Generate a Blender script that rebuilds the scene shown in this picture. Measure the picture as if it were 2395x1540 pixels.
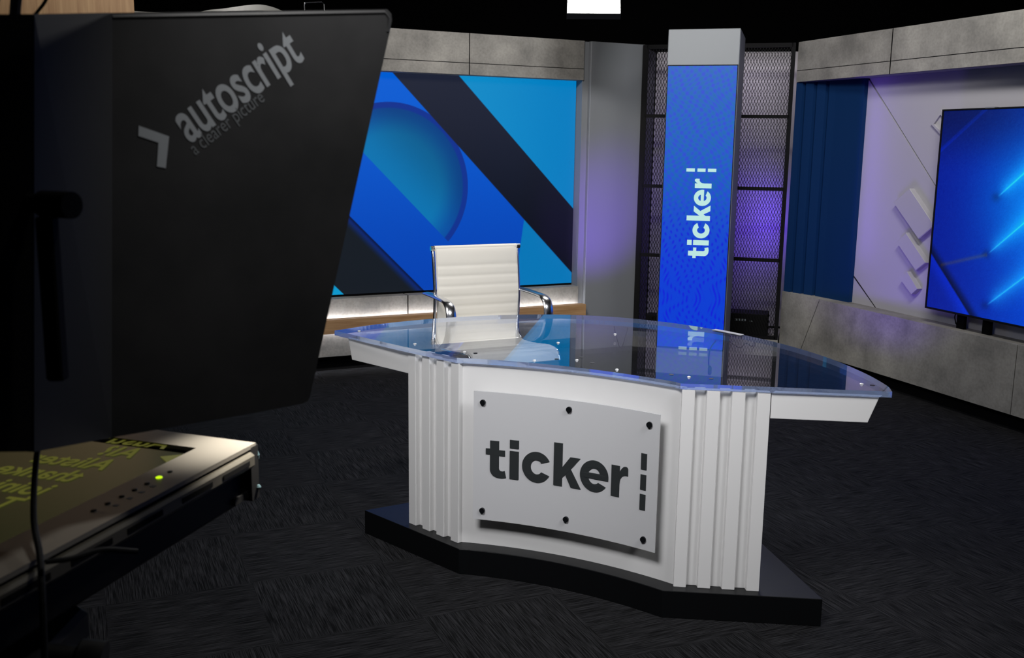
import bpy, math, random
import numpy as np
from mathutils import Vector, Matrix
from mathutils.geometry import tessellate_polygon

random.seed(4)
for o in list(bpy.data.objects):
    bpy.data.objects.remove(o)
S = bpy.context.scene
COL = S.collection
R = math.radians
PI = math.pi

# ------------------------------------------------------------------ camera
cam_d = bpy.data.cameras.new('camera')
cam = bpy.data.objects.new('camera', cam_d)
COL.objects.link(cam)
cam_d.sensor_width = 36.0
cam_d.lens = 2345.0 / 2395.0 * 36.0
PITCH, ROLL = R(10.332), R(0.816)
cam.matrix_world = (Matrix.Translation((0, 0, 1.6)) @ Matrix.Rotation(PI / 2 - PITCH, 4, 'X')
                    @ Matrix.Rotation(ROLL, 4, 'Z'))
cam_d.dof.use_dof = True
cam_d.dof.focus_distance = 4.3
cam_d.dof.aperture_fstop = 10.0
cam_d.clip_start = 0.05
S.camera = cam

# ------------------------------------------------------------------ world / exposure
w = bpy.data.worlds.new('world')
S.world = w
w.use_nodes = True
w.node_tree.nodes['Background'].inputs[0].default_value = (0.55, 0.6, 0.75, 1)
w.node_tree.nodes['Background'].inputs[1].default_value = 0.0
S.view_settings.view_transform = 'Standard'
S.view_settings.look = 'None'
S.view_settings.gamma = 1.0
S.view_settings.exposure = 0.0
S.view_settings.use_curve_mapping = False


def area(name, loc, target, power, sx, sy, color=(1, 1, 1), spread=PI):
    d = bpy.data.lights.new(name, 'AREA')
    d.shape = 'RECTANGLE'
    d.size, d.size_y = sx, sy
    d.energy = power
    d.color = color
    d.spread = spread
    o = bpy.data.objects.new(name, d)
    COL.objects.link(o)
    o.location = loc
    o.rotation_euler = (Vector(target) - Vector(loc)).to_track_quat('-Z', 'Y').to_euler()
    return o


def spot(name, loc, target, power, angle, color=(1, 1, 1), radius=0.05, blend=0.6):
    d = bpy.data.lights.new(name, 'SPOT')
    d.energy = power
    d.spot_size = R(angle)
    d.spot_blend = blend
    d.shadow_soft_size = radius
    d.color = color
    o = bpy.data.objects.new(name, d)
    COL.objects.link(o)
    o.location = loc
    o.rotation_euler = (Vector(target) - Vector(loc)).to_track_quat('-Z', 'Y').to_euler()
    return o


# studio softlights under the black ceiling; timber, chair and hood lights are added brighteners
area('key_softlight', (-0.9, 1.3, 3.1), (0.2, 3.6, 0.80), 16.5, 1.2, 0.7, (0.98, 0.98, 1.0), R(70))
area('fill_softlight', (2.0, 1.6, 3.1), (0.5, 3.5, 0.80), 10.5, 1.2, 0.7, (0.98, 0.98, 1.0), R(70))
area('set_softlight', (-0.6, 4.6, 3.4), (-0.3, 7.6, 1.9), 24, 1.0, 0.3, (1.0, 0.96, 0.92), R(110))
area('wall_softlight', (1.9, 4.4, 3.4), (3.3, 6.6, 1.8), 22, 0.8, 0.3, (1.0, 0.98, 0.94), R(110))
area('added_timber_light', (-1.6, 4.9, 3.5), (-2.7, 6.2, 2.6), 5, 0.5, 0.3, (1.0, 0.97, 0.92), R(90))  # added lamp, only there to brighten the timber column
area('back_softlight', (0.9, 6.3, 3.3), (0.6, 2.6, 0.2), 20, 0.8, 0.4, (1.0, 0.98, 0.96), R(120))
area('corner_softlight', (0.6, 4.2, 3.4), (1.1, 7.4, 1.9), 14, 0.6, 0.3, (1.0, 0.99, 0.98), R(80))
area('added_chair_light', (-0.5, 2.9, 3.3), (-0.2, 5.2, 0.9), 5, 0.5, 0.3, (1.0, 0.97, 0.92), R(60))  # small extra lamp added to lift the chair
spot('added_hood_light', (0.05, 1.20, 2.20), (-0.20, 1.30, 1.68), 15, 70, (1.0, 0.98, 0.95), 0.08, 1.0)  # added lamp close to the hood, grades its board from the top right


# ------------------------------------------------------------------ materials


def s2l(c):
    out = []
    for v in c[:3]:
        v = v / 255.0
        out.append(v / 12.92 if v <= 0.04045 else ((v + 0.055) / 1.055) ** 2.4)
    return tuple(out)


def mat(name, col, rough=0.5, metal=0.0, spec=0.5, emis=None, estr=1.0, coat=0.0):
    m = bpy.data.materials.new(name)
    m.use_nodes = True
    b = m.node_tree.nodes['Principled BSDF']
    b.inputs['Base Color'].default_value = (*s2l(col), 1)
    b.inputs['Roughness'].default_value = rough
    b.inputs['Metallic'].default_value = metal
    b.inputs['Specular IOR Level'].default_value = spec
    b.inputs['Coat Weight'].default_value = coat
    if emis:
        b.inputs['Emission Color'].default_value = (*s2l(emis), 1)
        b.inputs['Emission Strength'].default_value = estr
    return m


def nodes(m):
    nt = m.node_tree
    return nt, nt.nodes, nt.links, nt.nodes['Principled BSDF']


def noise_mix(m, c1, c2, scale, detail=6, lo=0.35, hi=0.65, bump=0.0, coords='Object', stretch=(1, 1, 1), rough=None):
    nt, N, L, b = nodes(m)
    tc = N.new('ShaderNodeTexCoord')
    mp = N.new('ShaderNodeMapping')
    mp.inputs['Scale'].default_value = stretch
    L.new(tc.outputs[coords], mp.inputs[0])
    n = N.new('ShaderNodeTexNoise')
    n.inputs['Scale'].default_value = scale
    n.inputs['Detail'].default_value = detail
    n.inputs['Roughness'].default_value = 0.6
    L.new(mp.outputs[0], n.inputs['Vector'])
    r = N.new('ShaderNodeValToRGB')
    r.color_ramp.elements[0].position = lo
    r.color_ramp.elements[1].position = hi
    r.color_ramp.elements[0].color = (*s2l(c1), 1)
    r.color_ramp.elements[1].color = (*s2l(c2), 1)
    L.new(n.outputs[0], r.inputs[0])
    L.new(r.outputs[0], b.inputs['Base Color'])
    if bump:
        bp = N.new('ShaderNodeBump')
        bp.inputs['Strength'].default_value = bump
        bp.inputs['Distance'].default_value = 0.003
        L.new(n.outputs[0], bp.inputs['Height'])
        L.new(bp.outputs[0], b.inputs['Normal'])
    return mp, n, r


M_concrete = mat('concrete_render', (150, 148, 142), 0.75)
_, _, _ = noise_mix(M_concrete, (112, 110, 106), (164, 161, 154), 3.2, 9, 0.3, 0.68, 0.15)
# blotchy darker stains on top of the first noise
nt, N, L, b = nodes(M_concrete)
base_link = b.inputs['Base Color'].links[0].from_socket
n2 = N.new('ShaderNodeTexNoise'); n2.inputs['Scale'].default_value = 60; n2.inputs['Detail'].default_value = 4
tc = N.new('ShaderNodeTexCoord'); L.new(tc.outputs['Object'], n2.inputs['Vector'])
r2 = N.new('ShaderNodeValToRGB'); r2.color_ramp.elements[0].position = 0.3; r2.color_ramp.elements[1].position = 0.6
r2.color_ramp.elements[0].color = (0.72, 0.72, 0.72, 1); r2.color_ramp.elements[1].color = (1, 1, 1, 1)
mx = N.new('ShaderNodeMix'); mx.data_type = 'RGBA'; mx.blend_type = 'MULTIPLY'; mx.inputs[0].default_value = 0.6
L.new(n2.outputs[0], r2.inputs[0]); L.new(base_link, mx.inputs[6]); L.new(r2.outputs[0], mx.inputs[7])
L.new(mx.outputs[2], b.inputs['Base Color'])

M_seam = mat('seam_gap', (8, 8, 8), 0.9)
M_black = mat('flat_black', (6, 6, 7), 0.9, spec=0.1)
M_drape = mat('black_drape', (5, 5, 6), 0.95, spec=0.05)
M_plinth = mat('satin_black', (5, 6, 8), 0.42, spec=0.4)
M_white = mat('white_gloss_paint', (222, 221, 220), 0.35)
M_grey_paint = mat('grey_paint', (122, 125, 129), 0.6)
M_tower_paint = mat('tower_grey_paint', (126, 130, 134), 0.5)
M_blue_paint = mat('deep_blue_paint', (0, 41, 84), 0.75, spec=0.2)
M_wall_white = mat('white_wall_paint', (168, 166, 172), 0.7)
M_mesh = mat('black_mesh_metal', (6, 6, 7), 0.75, 0.0, spec=0.2)
M_niche = mat('niche_panel', (150, 146, 150), 0.8)
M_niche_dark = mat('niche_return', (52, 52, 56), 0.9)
M_chrome = mat('chrome', (225, 226, 230), 0.22, 1.0)
M_leather = mat('white_leather', (228, 224, 214), 0.45)
M_hood = mat('black_hood_board', (44, 45, 47), 0.55)
noise_mix(M_hood, (38, 39, 41), (52, 52, 54), 9, 3, 0.3, 0.7)
M_hood2 = mat('hood_board_side', (42, 43, 46), 0.6)
M_shroud = mat('black_cloth', (9, 9, 10), 0.95, spec=0.05)
M_print = mat('grey_print', (165, 170, 176), 0.6)
M_print_dim = mat('grey_print_small', (112, 116, 120), 0.6)
M_vinyl = mat('dark_grey_vinyl', (48, 51, 52), 0.28)
M_sign = mat('frosted_acrylic', (196, 196, 198), 0.3)
M_cap = mat('black_cap', (12, 14, 17), 0.35)
M_bezel = mat('brushed_bezel', (150, 145, 136), 0.36, 0.4)
M_bezel_dark = mat('bezel_side', (110, 106, 96), 0.4, 0.6)
M_tray = mat('black_tray', (6, 6, 7), 0.6, spec=0.2)
M_rubber = mat('black_rubber', (12, 12, 13), 0.7, spec=0.2)
M_cable_w = mat('white_cable', (190, 190, 185), 0.5)
M_cable_b = mat('dark_blue_cable', (24, 28, 44), 0.5)
M_screw = mat('screw_white', (225, 225, 225), 0.3, 0.3)
M_teal = mat('teal_tape', (70, 92, 98), 0.4)
M_green_led = mat('green_power_lamp', (10, 20, 5), 0.3, emis=(190, 235, 20), estr=1.3)
M_strip = mat('led_strip', (255, 255, 255), 0.5, emis=(240, 244, 255), estr=36.0)
M_panel_light = mat('light_diffuser', (255, 255, 255), 0.5, emis=(255, 255, 250), estr=8.0)
M_devmark = mat('device_marking', (150, 160, 165), 0.5)
M_prompt_text = mat('prompt_text', (10, 10, 5), 0.5, emis=(104, 104, 40), estr=0.6)
M_prompt_screen = mat('prompt_screen', (16, 17, 15), 0.22, emis=(30, 33, 18), estr=0.9)
M_film = mat('clear_film', (118, 118, 112), 0.3)

M_wood = mat('oak_veneer', (176, 140, 98), 0.5)
noise_mix(M_wood, (150, 112, 74), (186, 150, 108), 3.0, 8, 0.3, 0.7, 0.05, stretch=(1.2, 14, 14))
M_wood_v = mat('oak_veneer_upright', (176, 140, 98), 0.5)
noise_mix(M_wood_v, (158, 120, 82), (188, 152, 110), 3.0, 8, 0.3, 0.7, 0.05, stretch=(14, 14, 0.8))

# carpet: half-metre tiles laid quarter-turned, each with fine ribs
M_carpet = mat('carpet_tiles', (20, 20, 22), 0.95, spec=0.1)
nt, N, L, b = nodes(M_carpet)


def math_node(op, a=None, bb=None):
    n = N.new('ShaderNodeMath'); n.operation = op
    for i, v in enumerate((a, bb)):
        if v is None:
            continue
        if isinstance(v, (int, float)):
            n.inputs[i].default_value = v
        else:
            L.new(v, n.inputs[i])
    return n.outputs[0]


geo = N.new('ShaderNodeNewGeometry')
mp = N.new('ShaderNodeMapping'); mp.vector_type = 'TEXTURE'
mp.inputs['Location'].default_value = (-0.49, 3.672, 0); mp.inputs['Rotation'].default_value = (0, 0, R(23.5))
L.new(geo.outputs['Position'], mp.inputs[0])
sp = N.new('ShaderNodeSeparateXYZ'); L.new(mp.outputs[0], sp.inputs[0])
tx = math_node('DIVIDE', sp.outputs[0], 0.5); ty = math_node('DIVIDE', sp.outputs[1], 0.5)
fx = math_node('FLOOR', tx); fy = math_node('FLOOR', ty)
par = math_node('MODULO', math_node('ABSOLUTE', math_node('ADD', fx, fy)), 2.0)


def ribs(sx, sy):
    m2 = N.new('ShaderNodeMapping'); m2.inputs['Scale'].default_value = (sx, sy, 1)
    L.new(mp.outputs[0], m2.inputs[0])
    nn = N.new('ShaderNodeTexNoise'); nn.inputs['Scale'].default_value = 1.0; nn.inputs['Detail'].default_value = 2
    nn.inputs['Roughness'].default_value = 0.65
    L.new(m2.outputs[0], nn.inputs['Vector'])
    return nn.outputs[0]


ra = ribs(240, 8); rb = ribs(8, 240)
mxr = N.new('ShaderNodeMix'); L.new(par, mxr.inputs[0]); L.new(ra, mxr.inputs[2]); L.new(rb, mxr.inputs[3])
cr = N.new('ShaderNodeValToRGB')
cr.color_ramp.elements[0].position = 0.40; cr.color_ramp.elements[1].position = 0.66
cr.color_ramp.elements[0].color = (*s2l((11, 11, 12)), 1); cr.color_ramp.elements[1].color = (*s2l((46, 46, 48)), 1)
L.new(mxr.outputs[0], cr.inputs[0])
L.new(cr.outputs[0], b.inputs['Base Color'])
bp = N.new('ShaderNodeBump'); bp.inputs['Strength'].default_value = 0.7; bp.inputs['Distance'].default_value = 0.004
L.new(mxr.outputs[0], bp.inputs['Height']); L.new(bp.outputs[0], b.inputs['Normal'])

# clear acrylic: top and bottom faces pass light straight through and mirror at grazing angles
M_acrylic = bpy.data.materials.new('clear_acrylic'); M_acrylic.use_nodes = True
nt = M_acrylic.node_tree; N = nt.nodes; L = nt.links
N.remove(N['Principled BSDF'])
tr = N.new('ShaderNodeBsdfTransparent'); tr.inputs[0].default_value = (0.93, 0.95, 0.985, 1)
gl = N.new('ShaderNodeBsdfGlossy'); gl.inputs['Roughness'].default_value = 0.012; gl.inputs['Color'].default_value = (1, 1, 1, 1)
ge = N.new('ShaderNodeNewGeometry')
dt = N.new('ShaderNodeVectorMath'); dt.operation = 'DOT_PRODUCT'
L.new(ge.outputs['Normal'], dt.inputs[0]); L.new(ge.outputs['Incoming'], dt.inputs[1])
q_ = math_node('POWER', math_node('SUBTRACT', 1.0, math_node('ABSOLUTE', dt.outputs['Value'])), 5.0)
fres = math_node('ADD', math_node('MULTIPLY', q_, 0.96), 0.04)
ms = N.new('ShaderNodeMixShader')
L.new(fres, ms.inputs[0]); L.new(tr.outputs[0], ms.inputs[1]); L.new(gl.outputs[0], ms.inputs[2])
L.new(ms.outputs[0], N['Material Output'].inputs[0])
M_acr_edge = mat('acrylic_edge', (158, 178, 220), 0.06)  # blue refracted from the screens is put into this base colour
be = M_acr_edge.node_tree.nodes['Principled BSDF']
be.inputs['Transmission Weight'].default_value = 0.7
be.inputs['IOR'].default_value = 1.45
M_clear = mat('clear_plastic', (220, 222, 225), 0.15)
M_clear.node_tree.nodes['Principled BSDF'].inputs['Transmission Weight'].default_value = 0.85

M_screen = bpy.data.materials.new('screen_picture'); M_screen.use_nodes = True
nt, N, L, b = nodes(M_screen)
b.inputs['Base Color'].default_value = (0.004, 0.004, 0.005, 1); b.inputs['Roughness'].default_value = 0.35
b.inputs['Specular IOR Level'].default_value = 0.25
at = N.new('ShaderNodeAttribute'); at.attribute_name = 'picture'
L.new(at.outputs['Color'], b.inputs['Emission Color']); b.inputs['Emission Strength'].default_value = 0.88

# ------------------------------------------------------------------ mesh builder
WORLD = {}        # object -> world matrix (kept by hand)


def frame(x, y, ang):
    return Matrix.Translation((x, y, 0)) @ Matrix.Rotation(ang, 4, 'Z')


class MB:
    def __init__(s):
        s.v, s.f, s.m = [], [], []

    def add(s, vs, fs, mi=0):
        k = len(s.v)
        s.v += [tuple(v) for v in vs]
        s.f += [tuple(i + k for i in f) for f in fs]
        s.m += [mi] * len(fs)
        return s

    def box(s, x0, x1, y0, y1, z0, z1, mi=0):
        vs = [(x, y, z) for z in (z0, z1) for x, y in ((x0, y0), (x1, y0), (x1, y1), (x0, y1))]
        return s.add(vs, [(3, 2, 1, 0), (4, 5, 6, 7), (0, 1, 5, 4), (1, 2, 6, 5), (2, 3, 7, 6), (3, 0, 4, 7)], mi)

    def rbox(s, x0, x1, y0, y1, z0, z1, r=0.005, mi=0):
        """box with its vertical and horizontal edges bevelled"""
        x0, x1, y0, y1, z0, z1 = min(x0, x1), max(x0, x1), min(y0, y1), max(y0, y1), min(z0, z1), max(z0, z1)
        ring = lambda i: [(x0 + i + r, y0 + i), (x1 - i - r, y0 + i), (x1 - i, y0 + i + r), (x1 - i, y1 - i - r),
                          (x1 - i - r, y1 - i), (x0 + i + r, y1 - i), (x0 + i, y1 - i - r), (x0 + i, y0 + i + r)]
        L_ = [(z0, r * 0.7), (z0 + r, 0), (z1 - r, 0), (z1, r * 0.7)]
        vs, fs = [], []
        for z, i in L_:
            vs += [(x, y, z) for x, y in ring(i)]
        for k in range(3):
            for j in range(8):
                a, c = k * 8 + j, k * 8 + (j + 1) % 8
                fs.append((a, c, c + 8, a + 8))
        fs.append(tuple(range(7, -1, -1))); fs.append(tuple(range(24, 32)))
        return s.add(vs, fs, mi)

    def prism(s, contours, fn, d0, d1, mi=0, side_mi=None):
        """contours: list of 2D loops (outer, holes); fn(a, b, d) -> 3D"""
        flat = [p for c in contours for p in c]
        tris = tessellate_polygon([[Vector((p[0], p[1], 0)) for p in c] for c in contours])
        n = len(flat)
        vs = [fn(p[0], p[1], d0) for p in flat] + [fn(p[0], p[1], d1) for p in flat]
        fs = [tuple(t) for t in tris] + [tuple(i + n for i in reversed(t)) for t in tris]
        s.add(vs, fs, mi)
        k = 0
        sf = []
        for c in contours:
            m = len(c)
            for j in range(m):
                a, bb = k + j, k + (j + 1) % m
                sf.append((a, bb, bb + n, a + n))
            k += m
        base = len(s.v) - 2 * n
        s.f += [tuple(i + base for i in f) for f in sf]
        s.m += [mi if side_mi is None else side_mi] * len(sf)
        return s

    def tube(s, pts, r, seg=8, ry=None, up=None, mi=0, caps=True):
        """swept ellipse along pts; r across, ry along the path normal"""
        pts = [Vector(p) for p in pts]
        n = len(pts)
        rings = []
        prev = Vector(up) if up else None
        for i, p in enumerate(pts):
            t = (pts[min(i + 1, n - 1)] - pts[max(i - 1, 0)]).normalized()
            if prev is None:
                prev = Vector((0, 0, 1)) if abs(t.z) < 0.9 else Vector((1, 0, 0))
            nn = (prev - t * prev.dot(t))
            if nn.length < 1e-5:
                nn = t.orthogonal()
            nn.normalize()
            if not up:
                prev = nn
            bi = t.cross(nn)
            rr = r[i] if isinstance(r, (list, tuple)) else r
            r2 = rr if ry is None else ry
            rings.append([p + nn * (math.cos(2 * PI * j / seg) * rr) + bi * (math.sin(2 * PI * j / seg) * r2) for j in range(seg)])
        vs = [q for ring in rings for q in ring]
        fs = []
        for i in range(n - 1):
            for j in range(seg):
                a, c = i * seg + j, i * seg + (j + 1) % seg
                fs.append((a, c, c + seg, a + seg))
        if caps:
            fs.append(tuple(reversed(range(seg)))); fs.append(tuple(range((n - 1) * seg, n * seg)))
        return s.add(vs, fs, mi)

    def cyl(s, p0, p1, r, seg=16, r1=None, mi=0):
        return s.tube([p0, p1], [r, r if r1 is None else r1], seg, mi=mi)

    def lathe(s, prof, c=(0, 0, 0), seg=24, mi=0):
        vs, fs = [], []
        for r_, z in prof:
            for j in range(seg):
                a = 2 * PI * j / seg
                vs.append((c[0] + r_ * math.cos(a), c[1] + r_ * math.sin(a), c[2] + z))
        n = len(prof)
        for i in range(n - 1):
            for j in range(seg):
                a, d = i * seg + j, i * seg + (j + 1) % seg
                fs.append((a, d, d + seg, a + seg))
        fs.append(tuple(reversed(range(seg)))); fs.append(tuple(range((n - 1) * seg, n * seg)))
        return s.add(vs, fs, mi)


def tag(o, label=None, cat=None, group=None, kind=None):
    if label: o['label'] = label
    if cat: o['category'] = cat
    if group: o['group'] = group
    if kind: o['kind'] = kind
    return o


def build(name, mb, mats, parent=None, fr=Matrix.Identity(4), smooth=False, bevel=0.0, fixn=True):
    """link an MB given in frame fr as one mesh object; top-level objects get their origin at their base"""
    if not isinstance(mats, (list, tuple)):
        mats = [mats]
    vs = np.array(mb.v, dtype=float)
    if parent is None:
        mn, mxx = vs.min(0), vs.max(0)
        W = fr @ Matrix.Translation(((mn[0] + mxx[0]) / 2, (mn[1] + mxx[1]) / 2, mn[2]))
        T = W.inverted() @ fr
    else:
        W = WORLD[parent.name]
        T = W.inverted() @ fr
    T = np.array(T)
    vs = vs @ T[:3, :3].T + T[:3, 3]
    me = bpy.data.meshes.new(name)
    me.from_pydata(vs.tolist(), [], mb.f)
    for m in mats:
        me.materials.append(m)
    if len(mats) > 1:
        me.polygons.foreach_set('material_index', mb.m)
    me.update()
    if fixn:
        import bmesh
        bm = bmesh.new(); bm.from_mesh(me)
        bmesh.ops.recalc_face_normals(bm, faces=bm.faces)
        bm.to_mesh(me); bm.free()
    if smooth:
        me.polygons.foreach_set('use_smooth', [True] * len(me.polygons))
        try:
            me.set_sharp_from_angle(angle=R(40))
        except Exception:
            pass
    o = bpy.data.objects.new(name, me)
    COL.objects.link(o)
    if parent is None:
        o.location = W.to_translation(); o.rotation_euler = W.to_euler()
        WORLD[o.name] = W
    else:
        o.parent = parent
        WORLD[o.name] = WORLD[parent.name]
    if bevel:
        md = o.modifiers.new('bevel', 'BEVEL'); md.width = bevel; md.segments = 2; md.limit_method = 'ANGLE'
    return o


def thing(name, fr, loc, label, cat, group=None):
    o = bpy.data.objects.new(name, None)
    COL.objects.link(o)
    W = fr @ Matrix.Translation(loc)
    o.location = W.to_translation(); o.rotation_euler = W.to_euler()
    o.empty_display_size = 0.1
    WORLD[o.name] = W
    return tag(o, label, cat, group)


def struct(name, mb, m, fr=Matrix.Identity(4), **k):
    return tag(build(name, mb, m, None, fr, **k), kind='structure')


def smooth_path(pts, n=8):
    """Catmull-Rom through pts (any dimension)"""
    P = [np.array(p, float) for p in pts]
    P = [2 * P[0] - P[1]] + P + [2 * P[-1] - P[-2]]
    out = []
    for i in range(1, len(P) - 2):
        for k in range(n):
            t = k / n
            out.append(tuple(0.5 * ((2 * P[i]) + (-P[i - 1] + P[i + 1]) * t + (2 * P[i - 1] - 5 * P[i] + 4 * P[i + 1] - P[i + 2]) * t * t
                                    + (-P[i - 1] + 3 * P[i] - 3 * P[i + 1] + P[i + 2]) * t ** 3)))
    out.append(tuple(P[-2]))
    return out


def text_tris(body, size, xscale=1.0, bold=0.0, align='LEFT'):
    """outline a word with the built-in font -> (verts2d, faces)"""
    cu = bpy.data.curves.new('lettering', 'FONT')
    cu.body = body; cu.size = size; cu.align_x = align; cu.offset = bold; cu.fill_mode = 'FRONT'
    ob = bpy.data.objects.new('lettering', cu); COL.objects.link(ob)
    dg = bpy.context.evaluated_depsgraph_get()
    me = bpy.data.meshes.new_from_object(ob.evaluated_get(dg))
    vs = [(v.co.x * xscale, v.co.y) for v in me.vertices]
    fs = [tuple(p.vertices) for p in me.polygons]
    bpy.data.objects.remove(ob); bpy.data.curves.remove(cu); bpy.data.meshes.remove(me)
    return vs, fs


def screen_mesh(name, a0, a1, z0, z1, step, colfn, fr, off, parent):
    na, nz = int(round((a1 - a0) / step)) + 1, int(round((z1 - z0) / step)) + 1
    A_, Z_ = np.meshgrid(np.linspace(a0, a1, na), np.linspace(z0, z1, nz))
    mb = MB()
    mb.v = list(zip(A_.ravel().tolist(), [off] * A_.size, Z_.ravel().tolist()))
    idx = np.arange(na * nz).reshape(nz, na)
    q = np.stack([idx[:-1, :-1], idx[:-1, 1:], idx[1:, 1:], idx[1:, :-1]], -1).reshape(-1, 4)
    mb.f = [tuple(f) for f in q.tolist()]
    o = build(name, mb, M_screen, parent, fr, fixn=False)
    c = np.clip(colfn(A_.ravel(), Z_.ravel()), 0, 255) / 255.0
    c = np.where(c <= 0.04045, c / 12.92, ((c + 0.055) / 1.055) ** 2.4)
    attr = o.data.color_attributes.new('picture', 'FLOAT_COLOR', 'POINT')
    attr.data.foreach_set('color', np.concatenate([c, np.ones((len(c), 1))], 1).ravel())
    return o


def mixc(c, d, m):
    return c * (1 - m[:, None]) + np.array(d, float)[None, :] * m[:, None] if np.ndim(d) == 1 else c * (1 - m[:, None]) + d * m[:, None]


def sm(d, w_=0.004):
    return np.clip(d / w_ + 0.5, 0, 1)


def sstep(x, a, b_):
    t = np.clip((x - a) / (b_ - a), 0, 1)
    return t * t * (3 - 2 * t)


# ------------------------------------------------------------------ frames of the set
F_L = frame(-1.368, 6.982, R(25.66))         # left flat: x along the wall, y into it
F_R = frame(2.409, 6.991, R(-69.1))          # right flat
F_T = frame(1.04, 7.10, R(-15.65))           # tower front face
F_D = frame(0.197, 3.468, R(-25.02))         # desk
F_M = frame(1.016, 8.053, math.atan2(7.739 - 8.053, 2.068 - 1.016))   # mesh screen
F_N = frame(1.17, 8.589, math.atan2(8.36 - 8.589, 2.30 - 1.17))       # niche back

# ------------------------------------------------------------------ room shell
struct('floor', MB().box(-4.6, 6.2, -2.2, 11.0, -0.05, 0.0), M_carpet)
struct('ceiling', MB().box(-4.6, 6.2, -2.2, 11.0, 3.8, 3.9), M_drape)
struct('wall_back', MB().box(-4.6, 6.2, 10.9, 11.0, 0, 3.8), M_drape)
struct('wall_front', MB().box(-4.6, 6.2, -2.2, -2.1, 0, 3.8), M_drape)
struct('wall_left', MB().box(-4.6, -4.5, -2.1, 10.9, 0, 3.8), M_drape)
struct('wall_right', MB().box(6.1, 6.2, -2.1, 10.9, 0, 3.8), M_drape)

# ------------------------------------------------------------------ left flat


def slab_row(cuts, y0, y1, z0, z1, mb, gap=0.005):
    for a, c in zip(cuts[:-1], cuts[1:]):
        mb.box(a + gap / 2, c - gap / 2, y0, y1, z0, z1)
    return mb


hb = thing('header_beam', F_L, (0.4, 0, 2.106), 'pale concrete-look beam above the blue video wall behind the white chair', 'beam')
mb = MB(); slab_row([-1.9, -0.2, 1.146, 2.10], 0.0, 0.02, 2.106, 2.186, mb, 0.008); slab_row([-1.9, -0.2, 1.146, 2.10], 0.0, 0.02, 2.191, 2.397, mb, 0.008)
build('panel_facing', mb, M_concrete, hb, F_L)
build('beam_core', MB().box(-1.9, 2.098, 0.003, 0.30, 2.107, 2.395), M_black, hb, F_L)
build('beam_underside', MB().box(-1.9, 2.098, 0.02, 0.12, 2.104, 2.107), M_grey_paint, hb, F_L)

vw = thing('video_wall', F_L, (0.4, 0.1, 0.52), 'large blue video wall with a dark diagonal band, behind the white chair', 'screen')


def led_pic(t, z):
    c_ = t + z
    n = len(t)
    k = sstep(z, 0.5, 2.1)[:, None]
    col = np.array([[0, 70, 188]]) * (1 - k) + np.array([[0, 98, 222]]) * k
    # round lens shape, cut by a diagonal
    r = np.hypot(t - 0.579, z - 1.297)
    inside = sm(0.603 - r) * sm(c_ - 1.914)
    g = sstep(r, 0.36, 0.575)[:, None]
    ci = np.array([[6, 122, 186]]) * (1 - g) + np.array([[4, 82, 170]]) * g
    cool = sstep(c_, 1.9, 2.5)[:, None]
    ci = ci * (1 - 0.18 * cool)
    ring = sm(r - 0.562, 0.012)[:, None]
    ci = ci * (1 - ring) + np.array([[14, 52, 150]]) * ring
    col = mixc(col, ci, inside)
    # big arc at the right
    ra = np.hypot(t - 0.25, z - 0.70)
    col = mixc(col, (0, 124, 192), sm(t - (1.588 + 0.14 * (z - 0.559) ** 1 * 1.0)) * sm(2.70 - c_))
    k2 = sstep(z, 0.7, 2.1)[:, None]
    dark = np.array([[7, 11, 22]]) * (1 - k2) + np.array([[32, 37, 55]]) * k2
    col = mixc(col, dark, sm(c_ - 2.70) * sm(3.21 - c_))
    k3 = sstep(t, 1.1, 2.1)[:, None]
    cy = np.array([[14, 146, 210]]) * (1 - k3) + np.array([[0, 132, 202]]) * k3
    col = mixc(col, cy, sm(c_ - 3.21))
    gr = sstep(c_, 1.25, 1.35)[:, None]
    lo = np.array([[21, 28, 36]]) * (1 - gr) + np.array([[8, 44, 132]]) * gr
    edge = 1 - 0.5 * np.exp(-((c_ - 1.355) / 0.02) ** 2)[:, None]
    col = mixc(col, lo * edge, sm(1.36 - c_))
    col = mixc(col, (10, 160, 215), sm(0.744 - c_))
    return col


screen_mesh('led_display', -1.7, 2.088, 0.530, 2.106, 0.0045, led_pic, F_L, 0.10, vw)
build('cabinet', MB().box(-1.7, 2.09, 0.103, 0.20, 0.52, 2.106), M_black, vw, F_L)

lb = thing('base_wall', F_L, (0.4, 0.02, 0.0), 'low concrete-look wall under the blue video wall, lit by white strips', 'wall panel')
mb = MB(); slab_row([-1.9, -0.7, 0.668, 2.10], 0.0, 0.10, 0.10, 0.515, mb, 0.009)
build('panel_facing', mb, M_concrete, lb, F_L)
build('recessed_kick', MB().box(-1.9, 2.10, 0.10, 0.25, 0.0, 0.515), M_black, lb, F_L)
build('core', MB().box(-1.89, 2.09, 0.004, 0.10, 0.101, 0.512), M_black, lb, F_L)

ws = thing('timber_shelf', F_L, (0.4, -0.05, 0.285), 'oak-coloured timber rail along the low concrete wall behind the desk', 'shelf')
build('shelf_board', MB().rbox(-1.9, 2.115, -0.10, -0.03, 0.283, 0.383, 0.002), M_wood, ws, F_L)
build('bracket_rail', MB().box(-1.9, 2.09, -0.03, 0.0, 0.315, 0.35), M_black, ws, F_L)
build('upper_led_strip', MB().box(-1.9, 2.09, -0.029, -0.012, 0.352, 0.356), M_strip, ws, F_L)
build('lower_led_strip', MB().box(-1.9, 2.09, -0.029, -0.012, 0.309, 0.313), M_strip, ws, F_L)

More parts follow.
